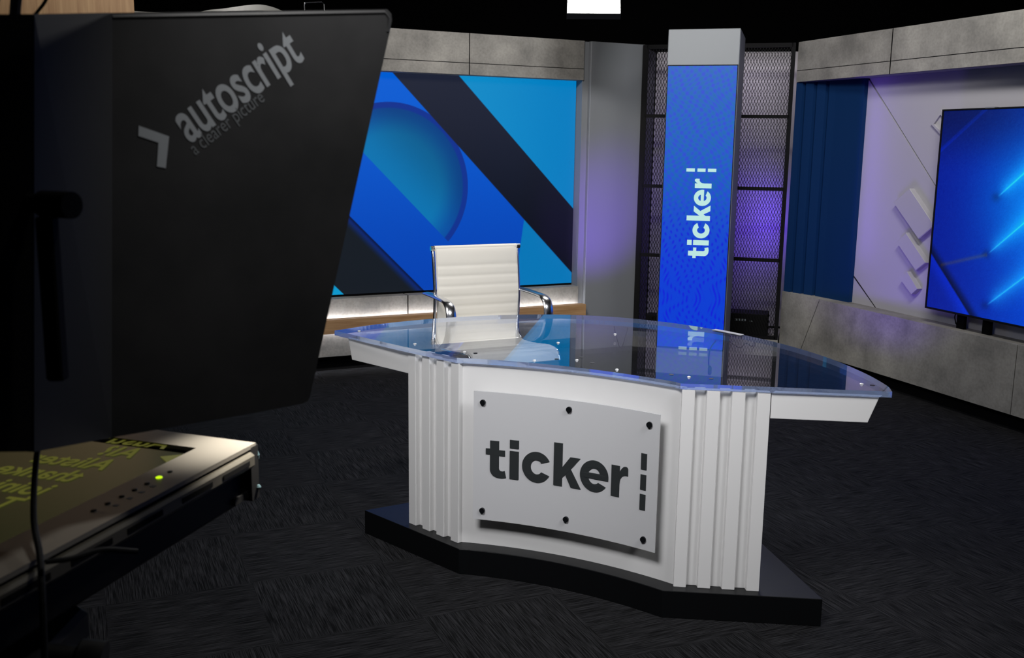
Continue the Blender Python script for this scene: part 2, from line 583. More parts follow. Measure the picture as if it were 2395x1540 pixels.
# grey column beside the video wall: front from 2.12 to 2.62
gc = thing('grey_column', F_L, (2.36, 0.1, 0.0), 'wide plain grey column between the video wall and the wire mesh', 'column')
build('column_shell', MB().rbox(2.145, 2.655, -0.02, 0.40, 0.0, 2.395, 0.004), M_grey_paint, gc, F_L)
build('inner_reveal', MB().box(2.092, 2.143, 0.012, 0.40, 0.0, 2.393), M_grey_paint, gc, F_L)

# timber clad column at far left, rising above the beam
tc_ = thing('timber_column', F_L, (-1.5, -0.1, 0), 'oak timber-clad column rising above the dark prompter hood', 'column')
build('column_shell', MB().rbox(-2.6, -1.135, -0.12, 0.35, 0.0, 3.05, 0.003), M_wood_v, tc_, F_L)

# odds on top of the left beam
cf = thing('clear_film_roll', F_L, (-0.4, 0.05, 2.397), 'crumpled clear film lying on the beam above the dark hood', 'plastic film')
mb = MB()
prof = smooth_path([(-0.78, 2.40), (-0.68, 2.435), (-0.58, 2.452), (-0.40, 2.488), (-0.30, 2.492), (-0.19, 2.462), (-0.10, 2.40)], 5)
for k, (dy, dz) in enumerate(((0.0, 0), (0.03, 0.006), (0.06, -0.004), (0.09, 0.003))):
    mb.tube([(p[0], 0.02 + dy + 0.01 * math.sin(9 * p[0] + k), 2.40 + (p[1] - 2.40) * (0.75 + 0.25 * math.sin(3 * k + 1)) / 2 + dz) for p in prof], 0.010, 6, ry=0.02)
build('film_folds', mb, M_clear, cf, F_L, smooth=True)
mb = MB()
n = len(prof)
vs = [(p[0], 0.02, 2.398) for p in prof] + [(p[0], 0.03, p[1]) for p in prof] + [(p[0], 0.12, p[1] - 0.004) for p in prof] + [(p[0], 0.13, 2.398) for p in prof]
fs = [(k * n + i, k * n + i + 1, (k + 1) * n + i + 1, (k + 1) * n + i) for k in range(3) for i in range(n - 1)]
fs += [(3 * n + i, 3 * n + i + 1, i + 1, i) for i in range(n - 1)]
mb.add(vs, fs)
build('film_sheet', mb, M_film, cf, F_L)
cb = thing('wire_bracket', F_L, (0.03, 0.05, 2.397), 'small bent metal bracket standing on the beam behind the hood corner', 'bracket')
build('bent_wire', MB().tube([(-0.035, 0.05, 2.397), (-0.04, 0.05, 2.515), (-0.03, 0.05, 2.53), (0.08, 0.05, 2.542), (0.095, 0.05, 2.53), (0.10, 0.05, 2.397)], 0.004, 8), M_chrome, cb, F_L)
build('round_end', MB().lathe([(0.003, 0), (0.009, 0.004), (0.009, 0.012), (0.003, 0.016)], (-0.037, 0.05, 2.518)), M_chrome, cb, F_L)

# ------------------------------------------------------------------ right flat
hr = thing('header_beam', F_R, (1.2, 0, 2.106), 'concrete-look beam above the white wall and the wall television', 'beam')
mb = MB(); cuts = [-0.834, 0.172, 1.75, 3.4]
slab_row(cuts, 0, 0.02, 2.106, 2.186, mb, 0.013); slab_row(cuts, 0, 0.02, 2.191, 2.397, mb, 0.013)
build('panel_facing', mb, M_concrete, hr, F_R)
build('beam_core', MB().box(-0.832, 3.4, 0.003, 0.19, 2.107, 2.395), M_black, hr, F_R)
build('beam_underside', MB().box(-0.832, 3.4, 0.02, 0.16, 2.104, 2.107), M_grey_paint, hr, F_R)

br = thing('base_wall', F_R, (1.2, 0.02, 0.0), 'low concrete-look ledge wall running below the television and blue panel', 'wall panel')
mb = MB()
mb.prism([[(-0.84, 0.10), (-0.567, 0.10), (-0.384, 0.515), (-0.84, 0.515)]], lambda a, z, d: (a, d, z), 0.0, 0.02)
mb.prism([[(-0.560, 0.10), (1.410, 0.10), (1.410, 0.515), (-0.377, 0.515)]], lambda a, z, d: (a, d, z), 0.0, 0.02)
mb.box(1.415, 3.4, 0.0, 0.02, 0.10, 0.515)
build('panel_facing', mb, M_concrete, br, F_R)
mb = MB(); mb.box(-0.84, 1.410, 0.02, 0.155, 0.505, 0.515); mb.box(1.414, 3.4, 0.02, 0.155, 0.505, 0.515)
build('ledge_top', mb, M_concrete, br, F_R)
build('recessed_kick', MB().box(-0.84, 3.4, 0.08, 0.15, 0.0, 0.505), M_black, br, F_R)
build('core', MB().box(-0.838, 3.399, 0.003, 0.08, 0.101, 0.504), M_black, br, F_R)

# deep blue stepped panel
bl = thing('blue_panel', F_R, (-0.5, 0.08, 0.515), 'tall dark blue panel with three vertical steps beside the wire mesh', 'wall panel')
prof = [(-0.834, 0.008), (-0.780, 0.024), (-0.780, 0.070), (-0.750, 0.070), (-0.750, 0.032), (-0.680, 0.050), (-0.680, 0.095), (-0.650, 0.095), (-0.650, 0.058),
        (-0.574, 0.076), (-0.574, 0.12), (-0.544, 0.12), (-0.544, 0.084), (-0.480, 0.094), (-0.205, 0.118), (-0.205, 0.15), (-0.834, 0.15)]
build('stepped_face', MB().prism([prof], lambda a, y, d: (a, y, d), 0.515, 2.104), M_blue_paint, bl, F_R)

ww = thing('white_wall_flat', F_R, (1.4, 0.17, 0.515), 'white wall flat with a violet diagonal groove behind the television', 'wall panel')
# two boards with a diagonal groove between them
g0, g1 = (-0.204, 2.104), (0.96, 0.93)
wf = lambda a, z, d: (a, d, z)
mb = MB()
mb.prism([[(-0.204, 0.505), (3.4, 0.505), (3.4, 2.104), (-0.197, 2.104), (0.970, 0.93), (0.963, 0.925), (-0.204, 2.094)]], wf, 0.15, 0.17)
build('face_board', mb, M_wall_white, ww, F_R)
build('backing_board', MB().box(-0.204, 3.4, 0.17, 0.19, 0.505, 2.104), M_wall_white, ww, F_R)
# corner skirt piece marked off by a black diagonal joint
build('joint_line', MB().prism([[(-0.204, 0.700), (-0.204, 0.712), (0.052, 0.515), (0.044, 0.515)]], wf, 0.1475, 0.1495), M_seam, ww, F_R)


def block(c, label):
    mb_ = MB()
    n_ = len(c)
    cx_ = sum(p[0] for p in c) / 4; cz_ = sum(p[1] for p in c) / 4
    ins = [(cx_ + (p[0] - cx_) * 0.97, cz_ + (p[1] - cz_) * 0.97) for p in c]
    vs_ = [(p[0], 0.149, p[1]) for p in c] + [(p[0], 0.112, p[1]) for p in c] + [(p[0], 0.108, p[1]) for p in ins]
    fs_ = [(3, 2, 1, 0)] + [(k * 4 + i, k * 4 + (i + 1) % 4, (k + 1) * 4 + (i + 1) % 4, (k + 1) * 4 + i) for k in range(2) for i in range(4)] + [(8, 9, 10, 11)]
    mb_.add(vs_, fs_)
    return tag(build('raised_block', mb_, M_wall_white, None, F_R), label, 'decorative block', 'slanting raised blocks on the white wall')


block([(0.182, 1.262), (0.325, 1.362), (0.575, 1.135), (0.445, 1.036)], 'largest slanting white block, uppermost in the column left of the television')
block([(0.244, 0.997), (0.325, 1.068), (0.528, 0.888), (0.445, 0.828)], 'middle-sized slanting white block between the largest and smallest ones')
block([(0.301, 0.757), (0.368, 0.811), (0.476, 0.708), (0.425, 0.664)], 'smallest slanting white block, lowest beside the television corner')
# outlined square peeking out from behind the television
mb = MB()
sq = [(0.437, 1.781), (0.512, 1.868), (0.96, 1.53), (0.885, 1.443)]
inn = [(0.462, 1.779), (0.513, 1.838), (0.935, 1.532), (0.884, 1.473)]
mb.prism([sq, inn], wf, 0.135, 0.149)
tag(build('square_outline', mb, M_wall_white, None, F_R), 'slanting raised white frame mostly hidden behind the television top corner', 'decorative frame')

# television on posts
tv = thing('television', F_R, (1.3, 0.08, 0.515), 'large wide television showing glowing blue streaks, on black posts by the white wall', 'television')


def tv_pic(t, z):
    k = sstep(t, 0.6, 1.9)[:, None]
    col = np.array([[0, 26, 140]]) * (1 - k) + np.array([[0, 76, 212]]) * k
    top = sstep(z, 1.45, 1.86)[:, None] * (1 - sstep(t, 0.9, 2.0))[:, None]
    col = col * (1 - 0.35 * top)
    # soft pool of light on the right middle
    col += np.array([[0, 45, 30]]) * np.exp(-(((t - 1.35) / 0.35) ** 2 + ((z - 1.35) / 0.33) ** 2))[:, None]
    lines = [((1.130, 1.344), 0.84), ((1.100, 1.006), 0.85), ((1.128, 0.700), 0.81), ((1.9, 1.6), 0.84), ((1.95, 1.15), 0.84), ((2.0, 0.75), 0.84)]
    for (a0, z0_), s_ in lines:
        L_ = math.hypot(1, s_); ux, uz = 1 / L_, s_ / L_
        al = (t - a0) * ux + (z - z0_) * uz
        ac = -(t - a0) * uz + (z - z0_) * ux
        on = sstep(al, -0.01, 0.10) * (1 - sstep(al, 0.8, 1.1))
        wd = 0.035 + 0.10 * np.clip(al, 0, 1)
        glow = np.exp(-(np.maximum(ac, 0) / wd) ** 1.2) * (ac > 0) + np.exp(-(np.maximum(-ac, 0) / (wd * 0.9)) ** 1.2) * (ac <= 0) * 0.85
        col += np.array([[18, 105, 70]]) * (glow * on)[:, None] * 0.72
        line = np.exp(-(ac / 0.004) ** 2) * sstep(al, 0, 0.03) * (1 - sstep(al, 0.8, 1.1))
        col += np.array([[25, 50, 30]]) * line[:, None]
        col *= 1 - 0.22 * np.exp(-(((t - a0 + 0.01) / 0.03) ** 2 + ((z - z0_) / 0.025) ** 2))[:, None]
    # dark fold at lower left
    def seg(p, q):
        d = np.array(q) - np.array(p); ln = np.hypot(*d); d = d / ln
        al = (t - p[0]) * d[0] + (z - p[1]) * d[1]; ac = -(t - p[0]) * d[1] + (z - p[1]) * d[0]
        return al / ln, ac
    al, ac = seg((0.60, 1.01), (1.02, 0.61))
    col *= 1 - 0.62 * (sm(ac - 0.0) * (1 - sstep(ac, 0.0, 0.07)))[:, None]
    col *= 1 + 0.25 * (sm(-ac) * (1 - sstep(-ac, 0.0, 0.1)))[:, None]
    al, ac = seg((0.60, 1.575), (1.02, 1.885))
    col *= 1 + 0.28 * (sm(-ac + 0.012) * sm(ac + 0.012))[:, None] + 0.1 * sm(-ac)[:, None]
    al, ac = seg((0.74, 0.90), (1.097, 1.003))
    on = (al > 0) * (al < 1)
    col += np.array([[38, 18, -30]]) * (np.exp(-(ac / 0.012) ** 2) * on)[:, None]
    rng = np.random.default_rng(3)
    col += rng.normal(0, 3.0, len(t))[:, None]
    return col


screen_mesh('display', 0.652, 2.85, 0.622, 1.853, 0.006, tv_pic, F_R, 0.0325, tv)
mb = MB()
mb.prism([[(0.640, 0.610), (2.862, 0.610), (2.862, 1.864), (0.640, 1.864)], [(0.650, 0.620), (2.852, 0.620), (2.852, 1.855), (0.650, 1.855)]], wf, 0.028, 0.04)
mb.box(0.641, 2.861, 0.034, 0.075, 0.611, 1.863)
build('casing', mb, M_rubber, tv, F_R)
for a in (0.866, 1.070, 2.40, 2.60):
    build('stand_post', MB().rbox(a, a + 0.062, 0.076, 0.10, 0.516, 1.5, 0.002), M_black, tv, F_R)
build('top_clip', MB().rbox(0.98, 1.05, 0.026, 0.06, 1.861, 1.868, 0.001), M_grey_paint, tv, F_R)
tag(build('power_cable', MB().tube([(0.85, 0.085, 0.63), (0.845, 0.08, 0.58), (0.85, 0.09, 0.54), (0.86, 0.10, 0.525)], 0.004), M_rubber, None, F_R),
    'thin black cable dangling beside the television stand post', 'cable')

# ------------------------------------------------------------------ mesh niche between the flats
L_M = math.hypot(2.068 - 1.016, 7.739 - 8.053)
ms_ = thing('wire_mesh_screen', F_M, (L_M / 2, 0, 0.14), 'black expanded-metal mesh screen behind the blue tower, lit violet', 'mesh screen')
mb = MB()
pw, ph, hw = 0.0218, 0.049, 0.0020
cols, rows = int(L_M / pw) + 1, int((2.36 - 0.15) / (ph / 2))
for i in range(cols):
    x0 = 0.01 + i * pw
    if x0 > L_M - 0.01:
        break
    vs, fs = [], []
    for j in range(rows + 1):
        for sgn in (0,):
            zz = 0.15 + j * ph / 2
            xx = x0 + (pw / 2 - hw) * (1 if j % 2 else 0) * 1.0
            vs += [(xx - hw, 0, zz), (xx + hw, 0, zz), (xx + hw, 0.004, zz), (xx - hw, 0.004, zz)]
    for j in range(rows):
        a = j * 4
        fs += [(a, a + 1, a + 5, a + 4), (a + 1, a + 2, a + 6, a + 5), (a + 2, a + 3, a + 7, a + 6), (a + 3, a, a + 4, a + 7)]
    mb.add(vs, fs)
    vs2 = [(2 * x0 - v[0], v[1] , v[2]) for v in vs]
    mb.add(vs2, fs)
build('metal_mesh', mb, M_mesh, ms_, F_M, fixn=False)
for z in (0.755, 1.305, 1.850):
    build('cross_rail', MB().box(0.0, L_M, 0.002, 0.03, z - 0.013, z + 0.013), M_mesh, ms_, F_M)
build('side_post', MB().box(-0.03, 0.012, 0.002, 0.04, 0.13, 2.39), M_mesh, ms_, F_M)
build('side_post', MB().box(L_M - 0.012, L_M + 0.018, 0.002, 0.04, 0.13, 2.39), M_mesh, ms_, F_M)
build('top_rail', MB().box(0, L_M, 0.002, 0.04, 2.36, 2.39), M_mesh, ms_, F_M)
build('bottom_rail', MB().box(0, L_M, 0.002, 0.04, 0.13, 0.155), M_mesh, ms_, F_M)

L_N = math.hypot(2.30 - 1.17, 8.36 - 8.589)
nb = thing('niche_backdrop', F_N, (L_N / 2, 0, 0), 'pale backdrop panel glowing violet behind the black mesh', 'wall panel')
build('back_board', MB().box(0.0, L_N, 0.0, 0.03, 0.13, 2.385), M_niche, nb, F_N)
# dark return wall on the left, in world coordinates
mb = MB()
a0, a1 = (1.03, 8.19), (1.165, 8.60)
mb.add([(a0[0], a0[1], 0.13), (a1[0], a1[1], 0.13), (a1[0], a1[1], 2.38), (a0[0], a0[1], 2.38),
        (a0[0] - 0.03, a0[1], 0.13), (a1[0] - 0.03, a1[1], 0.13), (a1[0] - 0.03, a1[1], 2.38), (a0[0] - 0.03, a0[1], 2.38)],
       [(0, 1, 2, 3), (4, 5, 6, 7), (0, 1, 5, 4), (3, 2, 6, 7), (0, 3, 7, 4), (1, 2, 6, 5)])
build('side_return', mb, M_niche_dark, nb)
tag(build('niche_plinth', MB().box(-0.03, L_M + 0.02, -0.0, 0.55, 0.0, 0.13), M_concrete, None, F_M), 'low concrete-look plinth under the black mesh screen', 'plinth')
dv = thing('equipment_box', F_M, (0.86, 0.1, 0.13), 'black equipment box with small white markings behind the mesh', 'electronic device')
build('casing', MB().rbox(0.66, 1.03, 0.07, 0.30, 0.13, 0.315, 0.004), M_rubber, dv, F_M)
for x, w_ in ((0.775, 0.02), (0.802, 0.014), (0.822, 0.016), (0.843, 0.018), (0.885, 0.008), (0.90, 0.016)):
    build('front_marking', MB().box(x, x + w_, 0.0685, 0.0695, 0.255, 0.272 if w_ > 0.012 and x < 0.87 else 0.262), M_devmark, dv, F_M)
dv2 = thing('small_projector', F_M, (0.06, 0.08, 0.13), 'small dark lamp unit on the plinth behind the mesh, left of the tower', 'lamp')
build('body', MB().rbox(0.06, 0.19, 0.07, 0.20, 0.16, 0.26, 0.006), M_rubber, dv2, F_M)
build('knob', MB().cyl((0.13, 0.07, 0.235), (0.13, 0.055, 0.235), 0.02), M_rubber, dv2, F_M)
build('foot', MB().box(0.09, 0.16, 0.08, 0.19, 0.13, 0.16), M_rubber, dv2, F_M)
tag(build('loose_cable', MB().tube(smooth_path([(0.70, -0.012, 0.16), (0.74, -0.03, 0.11), (0.83, -0.05, 0.06), (0.88, -0.06, 0.10), (0.93, -0.05, 0.08), (0.95, -0.012, 0.15)], 6), 0.004), M_rubber, None, F_M),
    'loose black cable hanging below the mesh beside the tower', 'cable')
# violet lamps hidden inside the niche and on the floor behind the desk
_w = F_N @ Vector((1.08, -0.30, 1.03))
_t = F_N @ Vector((0.62, 0.02, 1.00))
area('violet_niche_lamp', _w, _t, 4.2, 0.10, 0.50, (0.15, 0.05, 1.0), R(160))
_w = F_N @ Vector((0.6, -0.36, 2.33)); _t = F_N @ Vector((0.6, 0.0, 1.3))
area('white_niche_lamp', _w, _t, 3.8, 0.9, 0.05, (0.90, 0.84, 1.0), R(160))

# ------------------------------------------------------------------ lettering shared by the tower and the desk sign


def arc(cx, cz, rx, rz, a0, a1, n=24):
    return [(cx + rx * math.cos(R(a0 + (a1 - a0) * i / n)), cz + rz * math.sin(R(a0 + (a1 - a0) * i / n))) for i in range(n + 1)]


def logo():
    Ls = {}
    foot = [(-0.288, 0.42)] + arc(-0.256, 0.420, 0.032, 0.031, 180, 262, 8) + [(-0.244, 0.388), (-0.226, 0.392), (-0.2315, 0.418), (-0.240, 0.4155)] + arc(-0.2445, 0.427, 0.0095, 0.0115, 262, 182, 5)
    Ls['letter_t'] = [foot + [(-0.254, 0.474), (-0.231, 0.474), (-0.231, 0.496), (-0.254, 0.496), (-0.254, 0.530), (-0.288, 0.530), (-0.288, 0.499), (-0.304, 0.499), (-0.304, 0.476), (-0.288, 0.476)]]
    Ls['letter_i'] = [[(-0.213, 0.390), (-0.178, 0.390), (-0.178, 0.498), (-0.213, 0.498)]]
    Ls['letter_i_dot'] = [[(-0.213, 0.508), (-0.178, 0.508), (-0.178, 0.540), (-0.213, 0.540)]]
    Ls['letter_c'] = [arc(-0.109, 0.4475, 0.056, 0.0585, 28, 332, 44) + arc(-0.109, 0.4475, 0.0225, 0.027, 322, 38, 32)]
    Ls['letter_k'] = [[(-0.043, 0.390), (-0.009, 0.390), (-0.009, 0.422), (0.002, 0.435), (0.0245, 0.390), (0.064, 0.390), (0.024, 0.4585), (0.060, 0.504), (0.021, 0.504), (-0.009, 0.463), (-0.009, 0.551), (-0.043, 0.551)]]
    bz0, bz1, ce = 0.4385, 0.4595, (0.115, 0.4485)
    rxo, rzo, rxi, rzi = 0.0555, 0.0585, 0.0235, 0.029
    a_r = math.degrees(math.asin((bz0 - ce[1]) / rzo)); a_l = 180 - math.degrees(math.asin((bz0 - ce[1]) / rzi))
    Ls['letter_e'] = [arc(ce[0], ce[1], rxo, rzo, a_r, 325, 44) + arc(ce[0], ce[1], rxi, rzi, 312, a_l, 16),
                      arc(ce[0], ce[1], rxi, rzi, math.degrees(math.asin((bz1 - ce[1]) / rzi)), 180 - math.degrees(math.asin((bz1 - ce[1]) / rzi)), 16)]
    Ls['letter_r'] = [[(0.181, 0.390), (0.2135, 0.390), (0.2135, 0.440), (0.2155, 0.455), (0.222, 0.467), (0.232, 0.473), (0.2455, 0.473),
                       (0.2455, 0.497), (0.243, 0.503), (0.237, 0.506), (0.228, 0.504), (0.220, 0.496), (0.2135, 0.484), (0.2135, 0.504), (0.181, 0.504)]]
    for k, (a, c) in enumerate(((0.509, 0.567), (0.436, 0.491), (0.363, 0.420))):
        Ls['logo_dash%d' % k] = [[(0.293, a), (0.315, a), (0.315, c), (0.293, c)]]
    return Ls


# ------------------------------------------------------------------ tower
tw = thing('screen_tower', F_T, (0.24, 0.29, 0), 'tall grey square tower with a narrow upright blue screen reading ticker', 'display tower')
TWW = 0.482
build('tower_shell', MB().rbox(0, TWW, 0.0, 0.60, 0.0, 2.40, 0.004), M_tower_paint, tw, F_T)


def tower_pic(a, z):
    k = sstep(z, 0.6, 1.7)[:, None]
    col = np.array([[0, 64, 222]]) * (1 - k) + np.array([[22, 98, 204]]) * k
    u_ = a * 60
    ph1 = np.sin(2 * PI * (z * 17 + 0.35 * np.sin(a * 17) + a * 3.4)) * np.sin(2 * PI * (a * 19 + 0.5 * np.sin(z * 23)))
    up = sstep(z, 0.95, 1.35)
    m1 = np.clip(ph1 + 0.25 * np.sin(u_ + z * 44), -1, 1) * up
    col = mixc(col, (52, 64, 226), np.clip(m1, 0, 1) * 0.65)
    col = mixc(col, (0, 112, 170), np.clip(-m1, 0, 1) * 0.55)
    # loose concentric dot moire in the lower half
    r = np.hypot(a - 0.22, (z - 0.55) * 0.9)
    th = np.arctan2(z - 0.55, a - 0.22)
    d = np.clip(np.sin(2 * PI * r * 15) * np.sin(2 * PI * (a * 22 + 0.3 * np.sin(z * 31))), 0, 1) ** 2
    col = mixc(col, (12, 20, 225), d * (1 - up) * 0.95)
    return col


screen_mesh('led_display', 0.008, 0.472, 0.20, 2.157, 0.0035, tower_pic, F_T, -0.0045, tw)
mb = MB(); mb.prism([[(0.002, 0.192), (0.478, 0.192), (0.478, 2.164), (0.002, 2.164)], [(0.007, 0.199), (0.473, 0.199), (0.473, 2.158), (0.007, 2.158)]], wf, -0.006, 0.0)
build('screen_edge', mb, M_seam, tw, F_T)
M_tlogo = mat('screen_lettering', (20, 20, 20), 0.4, emis=(186, 228, 222), estr=1.0)
# reading upwards: word axis -> +z, letter tops -> left
for nm, cont in logo().items():
    z_of = lambda s: 0.845 + (s + 0.304) * 1.005
    # baseline lies at a = 0.335
    def fn(s, zz, d):
        return (0.340 - (zz - 0.390), -0.0065 - d, z_of(s))
    build('logo_dash' if 'dash' in nm else nm, MB().prism(cont, fn, 0.0, 0.001), M_tlogo, tw, F_T)

# ------------------------------------------------------------------ desk
dk = thing('news_desk', F_D, (0, 0.4, 0), 'white news desk with ribbed sides, clear acrylic top and black plinth', 'desk')
SAG, HC = 0.055, 0.421
RAD = (HC * HC + SAG * SAG) / (2 * SAG)


def arc_v(u):            # depth of the hollow front at u
    return math.sqrt(RAD * RAD - u * u) - (RAD - SAG)


ZB, ZT = 0.10, 0.805
# hollow centre panel
N_ = 56
fr_pts = [(-HC + 2 * HC * i / N_, arc_v(-HC + 2 * HC * i / N_)) for i in range(N_ + 1)]
loop = fr_pts + [(u, v + 0.05) for u, v in reversed(fr_pts)]
build('front_panel', MB().prism([loop], lambda a, v, d: (a, v, d), ZB, ZT), M_white, dk, F_D)


def ribbed(sign):
    P0 = Vector((sign * 0.424, -0.018)); P1 = Vector((sign * 0.700, 0.0775))
    d = (P1 - P0); L_ = d.length; d.normalize()
    nrm = Vector((sign * -d.y * -1, 0)) if False else Vector((-d.y, d.x)) * sign      # points away from the viewer
    if nrm.y < 0: nrm = -nrm
    rib, grv = 0.043, (L_ - 4 * 0.043) / 3
    pts = []
    s_ = 0
    for k in range(4):
        pts.append((s_, 0)); pts.append((s_ + rib, 0))
        if k < 3:
            pts.append((s_ + rib + 0.003, 0.021)); pts.append((s_ + rib + grv - 0.003, 0.021))
        s_ += rib + grv
    front = [P0 + d * a + nrm * c for a, c in pts]
    back = [P0 + d * a + nrm * (c + 0.05) for a, c in reversed(pts)]
    lp = [tuple(p) for p in front + back]
    return MB().prism([lp], lambda a, v, z: (a, v, z), ZB, ZT)


build('ribbed_pilaster', ribbed(-1), M_white, dk, F_D, bevel=0.0015)
build('ribbed_pilaster', ribbed(1), M_white, dk, F_D, bevel=0.0015)


def wing(sign, u_out, v_out, u_bot, v_bot):
    P0 = Vector((sign * 0.7005, 0.084))
    mb_ = MB()
    t_ = 0.05
    z0, z1 = 0.716, ZT
    vs = [(P0.x, P0.y, z0), (u_bot, v_bot, z0), (u_out, v_out, z1), (P0.x, P0.y, z1)]
    vs += [(a, b_ + t_, c) for a, b_, c in vs]
    mb_.add(vs, [(0, 1, 2, 3), (7, 6, 5, 4), (0, 4, 5, 1), (1, 5, 6, 2), (2, 6, 7, 3), (3, 7, 4, 0)])
    return mb_


build('side_wing', wing(-1, -1.062, 0.199, -1.040, 0.192), M_white, dk, F_D, bevel=0.0015)
build('side_wing', wing(1, 1.030, 0.194, 1.000, 0.184), M_white, dk, F_D, bevel=0.0015)

# acrylic top
back_pts = [(1.067, 0.199), (1.040, 0.29), (0.941, 0.470), (0.779, 0.685), (0.564, 0.880), (0.340, 1.015), (0.152, 1.090), (-0.009, 1.127),
            (-0.250, 1.135), (-0.498, 1.060), (-0.711, 0.915), (-0.917, 0.695), (-1.067, 0.437), (-1.142, 0.216)]
back = smooth_path(back_pts, 12)
front = [(-0.716, 0.066), (-0.431, -0.021)] + [(-0.40 + 0.80 * i / 20, arc_v(-0.40 + 0.80 * i / 20) - 0.014) for i in range(21)] + [(0.418, -0.021)]
outline = front + back
top = build('clear_top', MB().prism([outline], lambda a, v, z: (a, v, z), 0.8062, 0.8262, 0, 1), [M_acrylic, M_acr_edge], dk, F_D)
for (u, v) in ((-1.045, 0.255), (-0.455, 0.085), (-0.213, 0.43), (-0.024, 0.155), (-0.074, 0.72), (0.418, 0.085), (0.965, 0.262), (-0.70, 0.13), (-0.16, 0.075), (0.16, 0.075)):
    build('screw', MB().lathe([(0.003, -0.007), (0.006, 0.0), (0.0068, 0.002), (0.004, 0.0035)], (u, v, 0.8262), 14), M_screw, top, F_D, smooth=True)
for (u, v) in ((-0.411, 0.09), (-0.029, 0.215), (-0.098, 0.14), (0.043, 0.14), (0.353, 0.095), (0.492, 0.10), (0.999, 0.265)):
    build('drill_hole', MB().lathe([(0.007, -0.002), (0.0085, 0.0006)], (u, v, 0.8262), 14), M_cap, top, F_D)
# white tape on the far edge of the top
tb = [p for p in back if 0.27 < p[0] < 0.42]
mb = MB()
vs = [(p[0], p[1] + 0.002, 0.829) for p in tb] + [(p[0] - 0.01, p[1] - 0.028, 0.829) for p in tb]
k = len(tb)
mb.add(vs + [(a, b_, 0.8275) for a, b_, c in vs], [(i, i + 1, k + i + 1, k + i) for i in range(k - 1)] + [(2 * k + i, 2 * k + i + 1, 3 * k + i + 1, 3 * k + i) for i in range(k - 1)])
build('white_tape', mb, M_screw, top, F_D)

# black plinth
pf = [(-0.937, 0.116), (-0.395, -0.066)] + [(-0.36 + 0.72 * i / 14, -0.066 + 0.052 * (1 - (abs(-0.36 + 0.72 * i / 14) / 0.40) ** 2)) for i in range(15)] + [(0.400, -0.066), (0.908, 0.116)]
pb = [(0.62, 0.52), (0.42, 0.72), (-0.42, 0.74), (-0.64, 0.54)]
build('plinth', MB().prism([pf + pb], lambda a, v, z: (a, v, z), 0.0, ZB), M_plinth, dk, F_D, bevel=0.002)

# sign panel, curved like the front
SO = 0.047      # stand-off


def sgn_fn(s, z, d):
    u = s
    return (u, arc_v(u) - SO - d, z)


NS = 24
us = [-0.352 + 0.710 * i / NS for i in range(NS + 1)]
mb = MB()
vs = []
for z in (0.2185, 0.7135):
    for d in (0.0, 0.006):
        vs += [sgn_fn(u, z, d) for u in us]
n = NS + 1
fs = []
for i in range(NS):
    fs += [(n + i, n + i + 1, 3 * n + i + 1, 3 * n + i), (i, i + 1, 2 * n + i + 1, 2 * n + i), (i, i + 1, n + i + 1, n + i), (2 * n + i, 2 * n + i + 1, 3 * n + i + 1, 3 * n + i)]
fs += [(0, n, 3 * n, 2 * n), (n - 1, 2 * n - 1, 4 * n - 1, 3 * n - 1)]
mb.add(vs, fs)
sg = build('sign_panel', mb, M_sign, dk, F_D, smooth=True)
sg['label'] = 'curved frosted panel with dark grey ticker lettering'
for nm, cont in logo().items():
    build('logo_dash' if 'dash' in nm else nm, MB().prism(cont, sgn_fn, 0.0062, 0.0082), M_vinyl, sg, F_D)
for (s_, z) in ((-0.316, 0.673), (0.012, 0.680), (0.320, 0.673), (-0.315, 0.256), (0.010, 0.268), (0.313, 0.258)):
    v = arc_v(s_)
    build('standoff_cap', MB().cyl((s_, v - SO - 0.006, z), (s_, v - SO - 0.014, z), 0.0105, 20), M_cap, sg, F_D)
    build('standoff_pin', MB().cyl((s_, v, z), (s_, v - SO, z), 0.009, 14), M_chrome, sg, F_D)

# cables hanging inside the desk below the far edge of the clear top
tag(build('microphone_cable', MB().tube(smooth_path([(0.305, 0.93, 0.80), (0.29, 0.90, 0.77), (0.285, 0.90, 0.72), (0.290, 0.90, 0.68)], 5), 0.003, 6).lathe([(0.003, 0), (0.008, 0.006), (0.008, 0.03), (0.004, 0.04)], (0.292, 0.90, 0.655), 12), M_rubber, None, F_D),
    'black cable with a small clip microphone hanging under the clear top', 'cable')
tag(build('thin_cable', MB().tube(smooth_path([(0.36, 0.90, 0.80), (0.358, 0.90, 0.72), (0.362, 0.90, 0.62)], 5), 0.0025, 6), M_rubber, None, F_D),
    'straight thin black cable hanging beside the clip microphone', 'cable')
tag(build('looped_wire', MB().tube(smooth_path([(-0.19, 1.04, 0.80), (-0.18, 1.04, 0.76), (-0.155, 1.04, 0.70), (-0.135, 1.04, 0.76), (-0.125, 1.04, 0.80)], 6), 0.002, 6), M_rubber, None, F_D),
    'thin dark wire loop seen through the top right of the chair', 'cable')

# ------------------------------------------------------------------ chair
F_C = frame(-0.19, 5.275, R(26.0))        # x across, -y forward (towards the desk)
ch = thing('office_chair', F_C, (0, -0.15, 0), 'white ribbed office chair with chrome arms standing behind the desk', 'chair')
